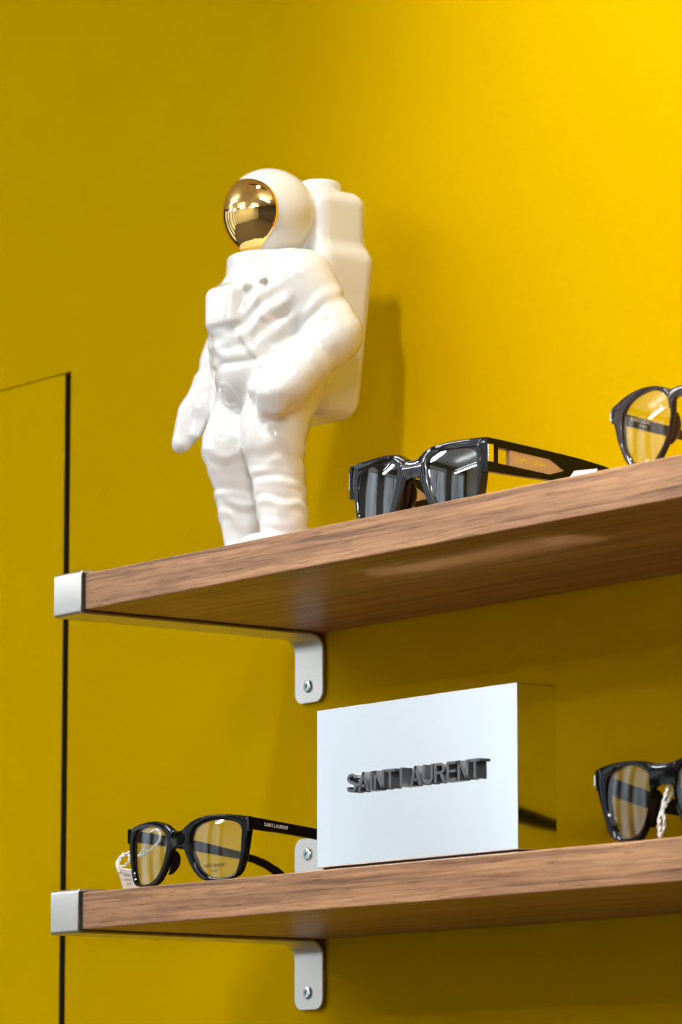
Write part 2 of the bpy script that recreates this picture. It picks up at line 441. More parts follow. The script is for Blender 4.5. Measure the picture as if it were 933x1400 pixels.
# ------------------------------------------------------------------ astronaut (signed distance field -> mesh)
PX = .000513
def astronaut():
    root = tag(empty('astronaut_figurine', (.0724,-.115,.0)), 'glossy white ceramic astronaut figurine with gold visor and backpack', 'figurine')
    h = 2.3
    lo = np.array([-150.,-100.,-4.]); hi = np.array([150.,170.,572.])
    n = np.ceil((hi-lo)/h).astype(int)+1
    ax = [lo[i]+h*np.arange(n[i]) for i in range(3)]
    A, B, Z = np.meshgrid(*ax, indexing='ij')
    A = A.astype(np.float32); B = B.astype(np.float32); Z = Z.astype(np.float32)
    def smin(a, b, k):
        hh = np.clip(.5+.5*(b-a)/k, 0, 1); return b+(a-b)*hh-k*hh*(1-hh)
    def smax(a, b, k): return -smin(-a,-b,k)
    def ell(c, r, p=(None,)):
        x,y,z = (A-c[0])/r[0], (B-c[1])/r[1], (Z-c[2])/r[2]
        k0 = np.sqrt(x*x+y*y+z*z); k1 = np.sqrt((x/r[0])**2+(y/r[1])**2+(z/r[2])**2)+1e-6
        return k0*(k0-1)/k1
    def cone(p, q, r0, r1, sb=1.0):
        # capsule whose radius runs from r0 to r1; returns distance and axis parameter
        p = np.array(p, float); q = np.array(q, float); d = q-p; L2 = d@d
        t = np.clip(((A-p[0])*d[0]+(B-p[1])*d[1]+(Z-p[2])*d[2])/L2, 0, 1)
        dx,dy,dz = A-(p[0]+t*d[0]), (B-(p[1]+t*d[1]))/sb, Z-(p[2]+t*d[2])
        return np.sqrt(dx*dx+dy*dy+dz*dz)-(r0+(r1-r0)*t), t
    def rbox(c, hf, r):
        x,y,z = np.abs(A-c[0])-(hf[0]-r), np.abs(B-c[1])-(hf[1]-r), np.abs(Z-c[2])-(hf[2]-r)
        return np.sqrt(np.maximum(x,0)**2+np.maximum(y,0)**2+np.maximum(z,0)**2)+np.minimum(np.maximum(np.maximum(x,y),z),0)-r
    def bell(x, c, w): return np.exp(-((x-c)/w)**2)
    S = np.sin
    # --- torso
    wob = .6*S(A*.071+1.3)*S(B*.083+.4)*S(Z*.047+.9)
    t1, _ = cone((0,14,360),(0,4,285),66,60,.84)
    tor = smin(t1, ell((0,8,356),(84,64,62)), 24)
    tor = smin(tor, ell((0,3,308),(70,62,56)), 24)
    tor = smin(tor, ell((0,14,262),(64,66,48)), 26)
    # slanting folds on the flanks and over the belly
    side = np.clip((np.abs(A)-18)/34, 0, 1)
    tor += 1.9*side*S((Z-.8*np.abs(A)-.35*B)*2*np.pi/34+2.2*wob)*bell(Z,345,55)
    tor += 1.1*(1-side)*S((Z+.22*A)*2*np.pi/25+.6*S(A*.09)+2*wob)*bell(Z,302,26)
    tor += 2.4*bell(Z,274+.06*A+3*wob,5)                      # waist seam
    d = tor
    # --- collar and helmet
    cr = np.sqrt(A*A+(B-18)**2)
    d = smin(d, smax(cr-57, np.abs(Z-402)-30, 8), 9)
    d += 1.0*bell(Z,408+.10*B,4)*bell(cr,57,12)
    head = ell((0,20,490),(60,65,64))
    d = smin(d, head, 6)
    # --- backpack
    tz = np.clip((450-Z)/235, 0, 1)
    def taper(c, hf, r, ka, kb):
        fa, fb = 1-ka*tz, 1-kb*tz
        x,y,z = np.abs((A-c[0])/fa)-(hf[0]-r), np.abs((B-c[1]+9*tz)/fb)-(hf[1]-r), np.abs(Z-c[2])-(hf[2]-r)
        return (np.sqrt(np.maximum(x,0)**2+np.maximum(y,0)**2+np.maximum(z,0)**2)+np.minimum(np.maximum(np.maximum(x,y),z),0)-r)*.85
    pk = taper((0,109,334),(65,53,119),26,.14,.32)
    pk = smin(pk, rbox((0,104,474),(57,46,56),24), 10)
    cy = np.sqrt(A*A+(B-104)**2)
    pk = smin(pk, smax(cy-30, np.abs(Z-528)-20, 9), 6)
    d = smin(d, pk, 6)
    # --- arms: near (+a) bent to the hip, far (-a) hanging out and forward
    def arm(sh, el, wr, rs, ph):
        u1, t = cone(sh, el, rs[0], rs[1]); u1 = u1+1.2*S(t*2*np.pi*3.1+ph+.03*B+3*wob)*bell(t,.68,.28)
        u2, t2 = cone(el, wr, rs[1], rs[2]); u2 = u2+1.1*S(t2*2*np.pi*2.6+ph+2.5*wob)*bell(t2,.45,.4)
        return smin(u1, u2, 18)
    la = arm((64,26,386),(101,54,314),(90,-2,252),(47,34,30),.4)
    hand = ell((78,-18,234),(33,33,26))
    hand = smin(hand, cone((74,-38,228),(68,-36,210),14,11)[0], 14)
    hand = smin(hand, cone((90,-34,226),(88,-30,210),13,10)[0], 14)
    hand = smin(hand, cone((60,-33,244),(52,-41,236),12,10)[0], 12)
    la = smin(la, hand, 14)
    d = smin(d, la, 15)
    ra = arm((-60,28,374),(-86,14,306),(-98,-20,236),(39,33,27),1.0)
    rh = cone((-101,-34,222),(-103,-50,188),23,14)[0]
    rh = smin(rh, cone((-108,-40,206),(-109,-51,180),13,9)[0], 8)
    rh = smin(rh, cone((-94,-40,206),(-95,-53,182),12,9)[0], 8)
    rh = smin(rh, cone((-88,-32,212),(-84,-43,194),9,7)[0], 8)
    ra = smin(ra, rh, 12)
    d = smin(d, ra, 6)
    # --- legs with ring folds, boots
    def leg(s, hip, knee, ank, r, lam, ph, bt):
        a1,t = cone(hip, knee, r[0], r[1]); a2,t2 = cone(knee, ank, r[1], r[2])
        g = smin(a1, a2, 22)
        w = np.clip((220-Z)/70, 0, 1)
        g = g+.85*w*S(Z*2*np.pi/lam+ph+.9*S(A*.06+ph)+.02*(B)+4.5*wob)
        g = g+.45*w*S(Z*2*np.pi/14.5+2*ph+.05*B+3*wob)*bell(Z,100,50)
        boot = smax(ell((ank[0]+s*1,ank[1]-bt[0],12),(33,50,bt[1])), 1.5-Z, 3)
        sole = smax(cone((ank[0],ank[1]+4,40),(ank[0],ank[1]+4,14),r[2]-1,r[2])[0], 1.5-Z, 3)
        return smin(g, smin(boot, sole, 10), 6)
    L1 = leg(1,(38,20,262),(38,-1,176),(48,9,66),(56,38,34),28,.3,(30,35))
    L2 = leg(-1,(-30,6,258),(-35,-13,172),(-41,7,66),(44,39,30),28,1.7,(20,22))
    legs = smin(L1, L2, 5)
    legs = smax(legs, 1.5-Z, 2)
    d = smin(d, legs, 12)
    # knee pad panel of the near leg
    d = smin(d, ell((35,-37,194),(19,9,32)), 9)
    # --- chest pack, knobs, straps, belt patch
    cp = rbox((-1,-42,352),(35,26,33),15)
    d = smin(d, cp, 8)
    for c,r in (((38,-46,380),7),((60,-34,386),6)):
        d = smin(d, np.sqrt((A-c[0])**2+(B-c[1])**2+(Z-c[2])**2)-r, 7)
    def ridge(p, q, w, amp):
        e = np.array(q, float)-np.array(p, float); L2 = e@e
        t = np.clip(((A-p[0])*e[0]+(Z-p[1])*e[1])/L2, 0, 1)
        r2 = (A-p[0]-t*e[0])**2+(Z-p[1]-t*e[1])**2
        return amp*np.exp(-r2/(w*w))*np.clip((12-B)/20, 0, 1)
    for sg in (1,-1):
        d = d-ridge((sg*34,316),(sg*60,268),4.5,2.8)
        d = d-ridge((sg*50,402),(sg*62,335),5,1.8)
        d = d+ridge((sg*57,400),(sg*69,335),4,1.6)
    d = d-ridge((-16,304),(14,302),5,1.6)
    d = d+ridge((-26,326),(30,326),5,1.5)
    rr = np.sqrt((A+5)**2+(Z-236)**2)
    d = d-2.0*np.clip((17-rr)/4,0,1)*np.clip((0-B)/20,0,1)+1.6*bell(rr,10,2.5)*np.clip(-B/20,0,1)
    V, F = surface_nets(d, lo, h)
    body = pydata('body', V*PX, F, 'ceramic', root, True, None, fixn=False)
    # --- visor: gold shell hugging the front of the helmet
    c = np.array([0,20,490.]); R = np.array([60,65,64.])
    V, F = [], []
    NR, NA = 22, 72
    def pt(rho, th, off):
        ca, sa = math.cos(th), math.sin(th)
        e = 2.5
        q = 1/((abs(ca)**e+abs(sa)**e)**(1/e))
        az = math.radians(65)*rho*q*ca
        hh = 50 if sa > 0 else 58
        el = math.radians(-10 + hh*rho*q*sa)
        az *= 1-.36*max(0,-sa*q*rho)**1.5
        v = np.array([math.sin(az)*math.cos(el), -math.cos(az)*math.cos(el), math.sin(el)])
        return c+v*(R+off)
    V.append(pt(0,0,1.6))
    for i in range(1,NR+1):
        rho = i/NR
        for k in range(NA): V.append(pt(rho, 2*math.pi*k/NA, 1.6))
    for k in range(NA): V.append(pt(1.018, 2*math.pi*k/NA, .8))
    for k in range(NA): V.append(pt(1.02, 2*math.pi*k/NA, -3))
    for k in range(NA): F.append((0,1+k,1+(k+1)%NA))
    for i in range(NR+1):
        for k in range(NA):
            F.append((1+i*NA+k,1+(i+1)*NA+k,1+(i+1)*NA+(k+1)%NA,1+i*NA+(k+1)%NA))
    F.append([1+(NR+1)*NA+k for k in range(NA)])
    v = pydata('visor', np.array(V)*PX, F, 'gold', root, True, 50)
    v['label'] = 'mirror-bright gold visor'
def surface_nets(d, lo, h):
    n = np.array(d.shape); s = d < 0
    acc = np.zeros((*(n-1),3), np.float32); cnt = np.zeros(n-1, np.float32)
    C = [(i,j,k) for i in (0,1) for j in (0,1) for k in (0,1)]
    sl = lambda c: tuple(slice(c[i], n[i]-1+c[i]) for i in range(3))
    for a in C:
        for axs in range(3):
            if a[axs] == 0:
                b = list(a); b[axs] = 1
                da, db = d[sl(a)], d[sl(b)]
                cr = (da < 0) != (db < 0)
                t = np.where(cr, da/np.where(cr, da-db, 1), 0)
                for i in range(3):
                    acc[...,i] += cr*(a[i]+(t if i == axs else 0))
                cnt += cr
    act = cnt > 0
    idx = -np.ones(n-1, np.int64); idx[act] = np.arange(act.sum())
    base = np.argwhere(act)
    V = (base+acc[act]/cnt[act][:,None])*h+lo
    F = []
    for axs in range(3):
        o1, o2 = (axs+1)%3, (axs+2)%3
        a = [slice(1,n[i]-1) for i in range(3)]; a[axs] = slice(0,n[axs]-1)
        b = list(a); b[axs] = slice(1,n[axs])
        cr = s[tuple(a)] != s[tuple(b)]
        P = np.argwhere(cr); off = np.array([1,1,1]); off[axs] = 0; P = P+off
        ins = s[tuple(P.T)]
        def at(u, v):
            q = P.copy(); q[:,o1] -= u; q[:,o2] -= v; return idx[tuple(q.T)]
        Q = np.stack([at(0,0),at(1,0),at(1,1),at(0,1)],1)
        Q[~ins] = Q[~ins][:,::-1]
        F.append(Q)
    return V, np.concatenate(F)
astronaut()

# ------------------------------------------------------------------ lettering
def glyph(ch):
    R = lambda x0,y0,x1,y1: [(x0,y0),(x1,y0),(x1,y1),(x0,y1)]
    def ring(cx, cy, ro, ri, a0, a1, n=10):
        out = []
        for i in range(n):
            p, q = math.radians(a0+(a1-a0)*i/n), math.radians(a0+(a1-a0)*(i+1)/n)
            e = lambda r,t: (cx+r[0]*math.cos(t), cy+r[1]*math.sin(t))
            out.append([e(ri,p),e(ro,p),e(ro,q),e(ri,q)])
        return out
    if ch == 'A': return .72, [[(0,0),(.16,0),(.44,1),(.28,1)],[(.56,0),(.72,0),(.44,1),(.28,1)],[(.14,.21),(.58,.21),(.54,.35),(.18,.35)]]
    if ch == 'I': return .15, [R(0,0,.15,1)]
    if ch == 'N': return .66, [R(0,0,.145,1),R(.515,0,.66,1),[(0,1),(.5,0),(.66,0),(.16,1)]]
    if ch == 'T': return .62, [R(0,.86,.62,1),R(.235,0,.385,.87)]
    if ch == 'L': return .56, [R(0,0,.15,1),R(.14,0,.56,.14)]
    if ch == 'E': return .61, [R(0,0,.15,1),R(.14,.86,.6,1),R(.14,.44,.56,.57),R(.14,0,.61,.14)]
    if ch == 'U': return .66, [R(0,.28,.15,1),R(.51,.28,.66,1)]+ring(.33,.29,(.33,.30),(.18,.16),180,360,14)
    if ch in 'RP':
        g = [R(0,0,.15,1),R(.14,.86,.38,1),R(.14,.42,.38,.56)]+ring(.38,.71,(.28,.29),(.135,.15),-90,90,12)
        if ch == 'R': g.append([(.34,.46),(.50,.46),(.68,0),(.51,0)])
        return .68, g
    if ch == 'S':
        c = catmull([(.57,.72),(.50,.87),(.33,.925),(.15,.86),(.095,.73),(.16,.60),(.33,.515),(.51,.43),(.575,.28),(.50,.13),(.32,.075),(.13,.13),(.07,.29)],4,False)
        w = .074; g = []; off = []
        for i,p in enumerate(c):
            t = c[min(i+1,len(c)-1)]-c[max(i-1,0)]; t = t/np.linalg.norm(t); nn = np.array([-t[1],t[0]])*w
            off.append((p+nn,p-nn))
        for i in range(len(off)-1): g.append([off[i][0],off[i][1],off[i+1][1],off[i+1][0]])
        return .65, g
    return .24, []
def layout(text, gap=.075):
    x, out = 0, []
    for ch in text:
        w, g = glyph(ch)
        if g: out.append((x, g))
        x += w+(gap if g else 0)
    return x-gap, out
def prism(polys, th):
    V, F = [], []
    for g in polys:
        b = len(V); k = len(g)
        V += [(p[0],p[1],0) for p in g]+[(p[0],p[1],th) for p in g]
        F.append([b+i for i in range(k)][::-1]); F.append([b+k+i for i in range(k)])
        for i in range(k): F.append([b+i,b+(i+1)%k,b+k+(i+1)%k,b+k+i])
    return V, F
def flat_text(name, text, size, mtx, m, parent, sx=1.0, gap=.075, th=.00004, warp=None):
    """small printed line: mtx maps (x, y, out) to the parent's frame"""
    w, gl = layout(text, gap)
    polys = [[((p[0]+x-w/2)*size*sx, (p[1]-.5)*size) for p in g] for x, gs in gl for g in gs]
    V, F = prism(polys, th)
    V = [mtx @ Vector(v) for v in V]
    if warp: V = [warp(v) for v in V]
    return pydata(name, V, F, m, parent)

# ------------------------------------------------------------------ silver display box
def display_box():
    root = tag(empty('display_box', (.3583,-.2025,-H)), 'mirror silver display box with raised dark lettering', 'display box')
    w, hgt, dp, lift = .1995, .0995, .0305, .0020
    bd = box('body', (-w/2,0,lift),(w/2,dp,lift+hgt), 'mirror', root, .0006, 2)
    bd.data.materials.append(M['mirror_top'])
    for f in bd.data.polygons:
        if f.normal.z > .9: f.material_index = 1
    b = box('base', (-w/2+.004,.003,0),(w/2-.004,dp-.003,lift), 'rubber', root)
    tw, gl = layout('SAINT LAURENT', .085)
    cap, wid, th = .0118, .1320, .0042
    sx = wid/tw
    xs = .2955-.3583
    for x, gs in gl:
        polys = [[((p[0]+x)*sx, (p[1])*cap) for p in g] for g in gs]
        V, F = prism(polys, th)
        V = [(xs+v[0], -v[2], lift+.0445+v[1]) for v in V]
        pydata('letter', V, F, 'letter', root)
display_box()

# ------------------------------------------------------------------ spectacles
def spectacles(name, loc, label, cat, P, rz=0):
    root = tag(empty(name, loc, rz), label, cat)
    mm = .001
    RC = P.get('curve', 150.0)
    yy = lambda x: (x*x)/(2*RC)
    fr = P['mat']
    outer = catmull(P['outer'], 6); lens = catmull(P['lens'], 6)
    c = np.mean(np.array(P['lens']), 0)
    N = 120
    def cast(poly, th):
        d = np.array([math.cos(th), math.sin(th)]); best = 0
        L = len(poly)
        for i in range(L):
            a, b = poly[i]-c, poly[(i+1)%L]-c
            e = b-a; den = d[0]*e[1]-d[1]*e[0]
            if abs(den) < 1e-9: continue
            t = (a[0]*e[1]-a[1]*e[0])/den; s = (a[0]*d[1]-a[1]*d[0])/den
            if t > 0 and -1e-6 <= s <= 1+1e-6: best = max(best, t)
        return best
    O = np.array([cast(outer, 2*math.pi*k/N) for k in range(N)])
    I = np.array([cast(lens, 2*math.pi*k/N) for k in range(N)])
    ft, bk = P['front']          # front and back depth of the rim (mm, back positive)
    bv = P.get('bevel', .9)
    V, F = [], []
    for s in (1,-1):
        b0 = len(V)
        for k in range(N):
            th = 2*math.pi*k/N; dx, dz = math.cos(th), math.sin(th)
            ro, ri = O[k], I[k]; w = ro-ri; e = min(bv, w*.3)
            # chamfered section, lens seat slopes inwards
            sec = [(ro,ft+bv),(ro-e*.35,ft+bv*.3),(ro-e,ft),(ri+e*1.5,ft+.15),(ri+e*.6,ft+.5),(ri,ft+1.6),(ri,bk-.8),(ri+e*.5,bk),(ro-e*.5,bk),(ro,bk-.7)]
            for r,y in sec:
                x = c[0]+dx*r; z = c[1]+dz*r
                V.append((s*x*mm, (y+yy(x))*mm, z*mm))
        ns = len(sec)
        for k in range(N):
            for j in range(ns):
                q = [b0+k*ns+j, b0+k*ns+(j+1)%ns, b0+((k+1)%N)*ns+(j+1)%ns, b0+((k+1)%N)*ns+j]
                F.append(q)
    # bridge: arched bar with rounded section
    x1, zt0, zt1, zb0, zb1 = P['bridge']   # half length, top z centre/end, bottom z centre/end
    b0 = len(V); nb = 13; ks = 10
    for i in range(nb):
        f = -1+2*i/(nb-1); x = x1*f; g = abs(f)**2.2
        zt, zb = zt0+(zt1-zt0)*g, zb0+(zb1-zb0)*g
        for k in range(ks):
            a = 2*math.pi*(k+.5)/ks; ca, sa = math.cos(a), math.sin(a)
            q = 1/(abs(ca)**3.5+abs(sa)**3.5)**(1/3.5)
            y = (ft+bk)/2-.2+(bk-ft)/2*.98*ca*q+yy(x); z = (zt+zb)/2+(zt-zb)/2*sa*q
            V.append((x*mm, y*mm, z*mm))
    for i in range(nb-1):
        for k in range(ks): F.append((b0+i*ks+k,b0+i*ks+(k+1)%ks,b0+(i+1)*ks+(k+1)%ks,b0+(i+1)*ks+k))
    F.append([b0+k for k in range(ks)]); F.append([b0+(nb-1)*ks+k for k in range(ks)][::-1])
    front = pydata('frame_front', V, F, P.get('front_mat', fr), root, True, 32)
    # nose pads grown from the back of the nasal rims
    for s in (1,-1):
        V, F = [], []
        px, pz0, pz1, pd = P['nose']
        nn, kk = 9, 12
        for i in range(nn):
            f = i/(nn-1); z = pz0+(pz1-pz0)*f; wd = math.sin(math.pi*(.06+.88*f))**.6
            x = px[0]+(px[1]-px[0])*f
            for k in range(kk):
                a = 2*math.pi*k/kk
                V.append((s*(x+2.0*wd*math.cos(a))*mm, (bk-1+yy(x)+pd*.5*wd+pd*.5*wd*math.sin(a))*mm, z*mm))
        for i in range(nn-1):
            for k in range(kk): F.append((i*kk+k,i*kk+(k+1)%kk,(i+1)*kk+(k+1)%kk,(i+1)*kk+k))
        F.append(list(range(kk))); F.append([(nn-1)*kk+k for k in range(kk)])
        pydata('nose_pad', V, F, P.get('nose_mat', fr), root, True, 60)
    # lenses: thin curved discs seated in the rims
    lenses = []
    for s in (1,-1):
        V, F = [], []; NR = 8
        for side, y0 in ((0,ft+1.9),(1,ft+3.4)):
            b0 = len(V)
            V.append((s*c[0]*mm, (y0+yy(c[0]))*mm, c[1]*mm))
            for i in range(1,NR+1):
                for k in range(0,N,2):
                    th = 2*math.pi*k/N; r = (I[k]+.25)*i/NR
                    x = c[0]+math.cos(th)*r; z = c[1]+math.sin(th)*r
                    sag = (r*r)/(2*P.get('lens_curve',110.0))
                    V.append((s*x*mm, (y0-1.6+sag+ yy(c[0])+ (x-c[0])*c[0]/RC)*mm, z*mm))
            V[b0] = (s*c[0]*mm, (y0-1.6+yy(c[0]))*mm, c[1]*mm)
            NA = N//2
            for k in range(NA): F.append((b0,b0+1+k,b0+1+(k+1)%NA))
            for i in range(NR-1):
                for k in range(NA): F.append((b0+1+i*NA+k,b0+1+(i+1)*NA+k,b0+1+(i+1)*NA+(k+1)%NA,b0+1+i*NA+(k+1)%NA))
        NA = N//2; half = len(V)//2; e0 = 1+(NR-1)*NA
        for k in range(NA): F.append((e0+k, e0+(k+1)%NA, half+e0+(k+1)%NA, half+e0+k))
        lenses.append(pydata('lens', V, F, P['lens_mat'], root, True, 40))
    # temples
    temples = []
    for s in (1,-1):
        st = P['temple']      # stations: (y back, z top, z bottom, inward shift)
        thick = P.get('temple_thick', 4.0); xo = P['temple_x']
        V, F = [], []; b = .7
        for (y, zt, zb, inn) in st:
            x_out = xo-inn; x_in = x_out-thick
            bb = min(b, (zt-zb)*.3)
            for x,z in ((x_out,zt-bb),(x_out-bb,zt),(x_in+bb,zt),(x_in,zt-bb),(x_in,zb+bb),(x_in+bb,zb),(x_out-bb,zb),(x_out,zb+bb)):
                V.append((s*x*mm, y*mm, z*mm))
        n = len(st)
        win = P.get('window')
        for i in range(n-1):
            for k in range(8): F.append((i*8+k,i*8+(k+1)%8,(i+1)*8+(k+1)%8,(i+1)*8+k))
        F.append(list(range(8))); F.append([(n-1)*8+k for k in range(8)])
        if win:
            tp = windowed_temple(root, s, P)
        else:
            tp = pydata('temple', V, F, P.get('temple_mat', fr), root, True, 35)
        temples.append(tp)
        if 'hinge_plate' in P:
            y0,y1,z0,z1,xp = P['hinge_plate']
            hp = box('hinge_plate', (min(s*xp,s*(xp+1.3))*mm, y0*mm, z0*mm), (max(s*xp,s*(xp+1.3))*mm, y1*mm, z1*mm), 'silver', tp, .0002)
    return root, lenses, temples
def windowed_temple(root, s, P):
    """chunky temple pierced by a long window holding a clear and an amber insert"""
    mm = .001
    top, bot, wt, wb = P['window']        # each a list of (y, z) at the same stations
    thick, xo = P['temple_thick'], P['temple_x']
    V, F = [], []
    def strip(hi, lo_):
        b0 = len(V); n = len(hi)
        for (y,z),(y2,z2) in zip(hi, lo_):
            inn = P['inshift'](y)
            for x,yy_,zz in ((xo-inn,y,z-.35),(xo-inn-.4,y,z),(xo-inn-thick+.4,y,z),(xo-inn-thick,y,z-.35),(xo-inn-thick,y2,z2+.35),(xo-inn-thick+.4,y2,z2),(xo-inn-.4,y2,z2),(xo-inn,y2,z2+.35)):
                V.append((s*x*mm, yy_*mm, zz*mm))
        for i in range(n-1):
            for k in range(8): F.append((b0+i*8+k,b0+i*8+(k+1)%8,b0+(i+1)*8+(k+1)%8,b0+(i+1)*8+k))
        F.append([b0+k for k in range(8)]); F.append([b0+(n-1)*8+k for k in range(8)])
    strip(top, wt); strip(wb, bot)
    # solid hinge block before the window and closed paddle behind it
    def solid(y0, y1, zt, zb):
        strip([(y0,zt[0]),(y1,zt[1])], [(y0,zb[0]),(y1,zb[1])])
    a, b = top[0], bot[0]
    solid(3.5, a[0]+.01, (a[1]+.2,a[1]), (b[1]-.0,b[1]))
    a, b = top[-1], bot[-1]
    e = P['paddle']
    strip([a]+[(y,zt) for y,zt,zb in e], [b]+[(y,zb) for y,zt,zb in e])
    tp = pydata('temple', V, F, P['mat'], root, True, 35)
    # inserts
    V, F = [], []
    def panel(stn, th, x_off):
        v, f = [], []
        for (y,zt,zb) in stn:
            inn = P['inshift'](y)
            for x,z in ((xo-inn-x_off,zt),(xo-inn-x_off-th,zt),(xo-inn-x_off-th,zb),(xo-inn-x_off,zb)): v.append((s*x*mm,y*mm,z*mm))
        for i in range(len(stn)-1):
            for k in range(4): f.append((i*4+k,i*4+(k+1)%4,(i+1)*4+(k+1)%4,(i+1)*4+k))
        f.append([0,1,2,3]); f.append([(len(stn)-1)*4+k for k in range(4)])
        return v, f
    v, f = panel(P['amber'], thick*.7, thick*.15)
    am = pydata('amber_insert', v, f, 'amber', tp)
    v, f = panel(P['core'], .5, thick*.5)
    pydata('metal_core', v, f, 'silver', tp)
    # lettering along the amber insert
    y0,y1,zc,slope,size = P['amber_text']
    mt = Matrix(((0,0,s,s*(xo-P['inshift'](y0)-thick*.15)*mm),(1,0,0,(y0+y1)/2*mm),(slope,1,0,zc*mm),(0,0,0,1))) if s > 0 else None
    if mt: flat_text('lettering', 'SAINT LAURENT', size*mm, mt, 'silver', tp, 1.0)
    return tp

# -- black square sunglasses on the upper shelf
PA = dict(mat='acetate', front_mat='gloss_acetate', lens_mat='sunlens', front=(-1.0,5.2), bevel=1.5, curve=560.0, lens_curve=230.0,
  outer=[(6.4,42.0),(9.6,43.8),(14,46.2),(20,47.6),(34,48.5),(52,48.2),(65,47.6),(69.0,47.0),(69.4,43.5),(69.7,36),(69.5,31.2),(66.2,27.0),(64.8,20),(62.8,11),(59,3.4),(50,.7),(37,.2),(26,.8),(20.5,4.6),(15.4,12),(10.4,20.8),(6.4,29.2),(5.4,36.5)],
  lens=[(16.8,37.0),(19.2,40.2),(26,42.4),(43,42.5),(54,41.5),(58.8,39.6),(60.2,36.0),(60.3,30),(59.4,13),(56,8),(48.5,6.2),(38,6.0),(30,7.0),(25.4,11),(20.2,21.5),(17.2,32)],
  bridge=(10.0,41.4,43.4,29.6,26.6), nose=((8.2,15.2),29,10,8.0),
  temple=[], temple_thick=5.0, temple_x=70.9, hinge_plate=(3.6,7.8,31.4,42.4,70.5),
  inshift=lambda y: .0011*max(0,y-25)**2*.12,
  window=([(12,46.4),(30,45.0),(60,42.6),(66,42.1)], [(12,25.2),(30,24.9),(60,24.6),(66,24.6)],
          [(12,41.2),(30,39.8),(54,38.0),(66,32.0)], [(12,31.2),(30,29.9),(54,28.2),(66,31.6)]),
  paddle=[(80,40.8,23.0),(100,38.2,18.5),(120,33.5,11.5),(138,26,5),(146,20.5,1.8),(148,17.5,3.0)],
  amber=[(22,40.4,30.6),(30,39.8,29.9),(54,38.0,28.2),(66,32.0,31.6)],
  core=[(14,35.6,34.6),(30,34.6,33.2),(66,32.2,31.6),(110,25.5,24.9)],
  amber_text=(24,54,34.3,-.075,3.0))
spectacles('sunglasses', (.3099,-.165,0), 'chunky black square sunglasses beside the astronaut figurine', 'sunglasses', PA)

# -- black angular optical frame beside the silver box
PB = dict(mat='acetate', lens_mat='lens', front=(-1.0,3.2), bevel=1.1, curve=285.0, lens_curve=150.0,
  outer=[(5.8,35.4),(8.9,37.2),(14.0,39.8),(24.7,42.5),(37.8,43.4),(53.6,42.5),(63.9,41.0),(68.8,39.8),(69.6,37.8),(69.2,34.5),(67.9,27.4),(65.5,15.4),(62.0,6.2),(57.5,2.2),(50.4,.7),(42.2,.2),(28.8,.8),(21.4,4.0),(14.6,10.6),(8.7,19.4),(5.8,24.4),(4.9,30)],
  lens=[(14.7,31.6),(19.2,35.9),(27.5,38.6),(37.8,39.6),(50.2,38.7),(58.0,36.5),(61.7,33.0),(61.7,27.0),(60.8,16.0),(58.0,6.9),(52.5,3.2),(43.9,2.0),(34.2,3.0),(26.0,6.5),(19.4,13.1),(14.8,22.5),(13.8,28.3)],
  bridge=(8.0,34.8,37.0,24.8,21.6), nose=((7.6,14.6),22,7,7.0),
  temple=[(7.0,40.6,30.8,.6),(11.5,39.8,32.0,0),(34,37.6,30.4,.2),(64,34.8,27.8,1.2),(94,29.8,24.4,2.6),(108,27.2,22.0,3.4),(118,24.4,18.6,3.8),(128,19.6,13.0,4.4),(137,13.4,6.8,5.0),(145,7.6,1.6,5.6),(149,4.4,.9,5.8)],
  temple_thick=3.6, temple_x=70.2)
_, lensB, tmpB = spectacles('eyeglasses', (.1090,-.2045,-H), 'black angular eyeglasses with a white price tag, beside the silver box', 'eyeglasses', PB)
flat_text('lettering', 'SAINT LAURENT', .0023, Matrix(((0,0,1,.0702),(1,0,0,.0285),(-.085,1,0,.0348),(0,0,0,1))), 'print_white', tmpB[0], 1.0)
flat_text('lettering', 'SAINT LAURENT', .0021, Matrix(((1,0,0,.0385),(.13,0,-1,.0019),(0,1,0,.0100),(0,0,0,1))), 'print_black', lensB[0], 1.1)
flat_text('lettering', 'PARIS', .0013, Matrix(((1,0,0,.0385),(.13,0,-1,.0021),(0,1,0,.0066),(0,0,0,1))), 'print_black', lensB[0], 1.1, .35)

# -- round-lensed smoke frame on the upper shelf (right half beyond the picture edge)
PC = dict(mat='smoke', lens_mat='lens', front=(-1.0,3.0), bevel=1.0, curve=285.0, lens_curve=150.0,
  outer=[(5.6,41.6),(8,45.2),(14.4,48.0),(24.6,50.2),(39,50.4),(53.8,48.2),(64,45.4),(70.2,43.6),(70.8,39.6),(66.6,33.2),(63.2,24.6),(58.4,15.8),(52,7.8),(43,2.4),(32,.6),(22,3.0),(14.4,10.2),(9.4,18),(6.6,26),(5.3,35)],
  lens=[(8.3,30),(9.3,37.6),(13.5,43.2),(22.4,47.2),(31.9,47.4),(44.4,45.2),(53.5,41.0),(56.8,34.4),(55.6,20.4),(49.4,11.0),(41.6,5.6),(32.6,4.0),(24.4,6.0),(17.6,11.6),(11.8,19.4)],
  bridge=(8.6,46.6,45.2,40.4,34.0), nose=((6.8,12.6),32,14,7.0),
  temple=[(8.4,43.0,34.4,.8),(13,42.2,35.2,0),(35,39.6,33.0,.2),(65,36.2,30.2,1.2),(95,31,25.6,2.6),(112,26,20.6,3.4),(126,19.6,13.2,4.2),(139,11.6,5.0,5.0),(149,5.4,1.0,5.6)],
  temple_thick=3.4, temple_x=71.0, hinge_plate=(7.8,10.2,36.2,42.0,69.9))
_, lensC, tmpC = spectacles('eyeglasses', (.5844,-.183,0), 'round-lensed dark smoke eyeglasses with silver corner rivets', 'eyeglasses', PC)
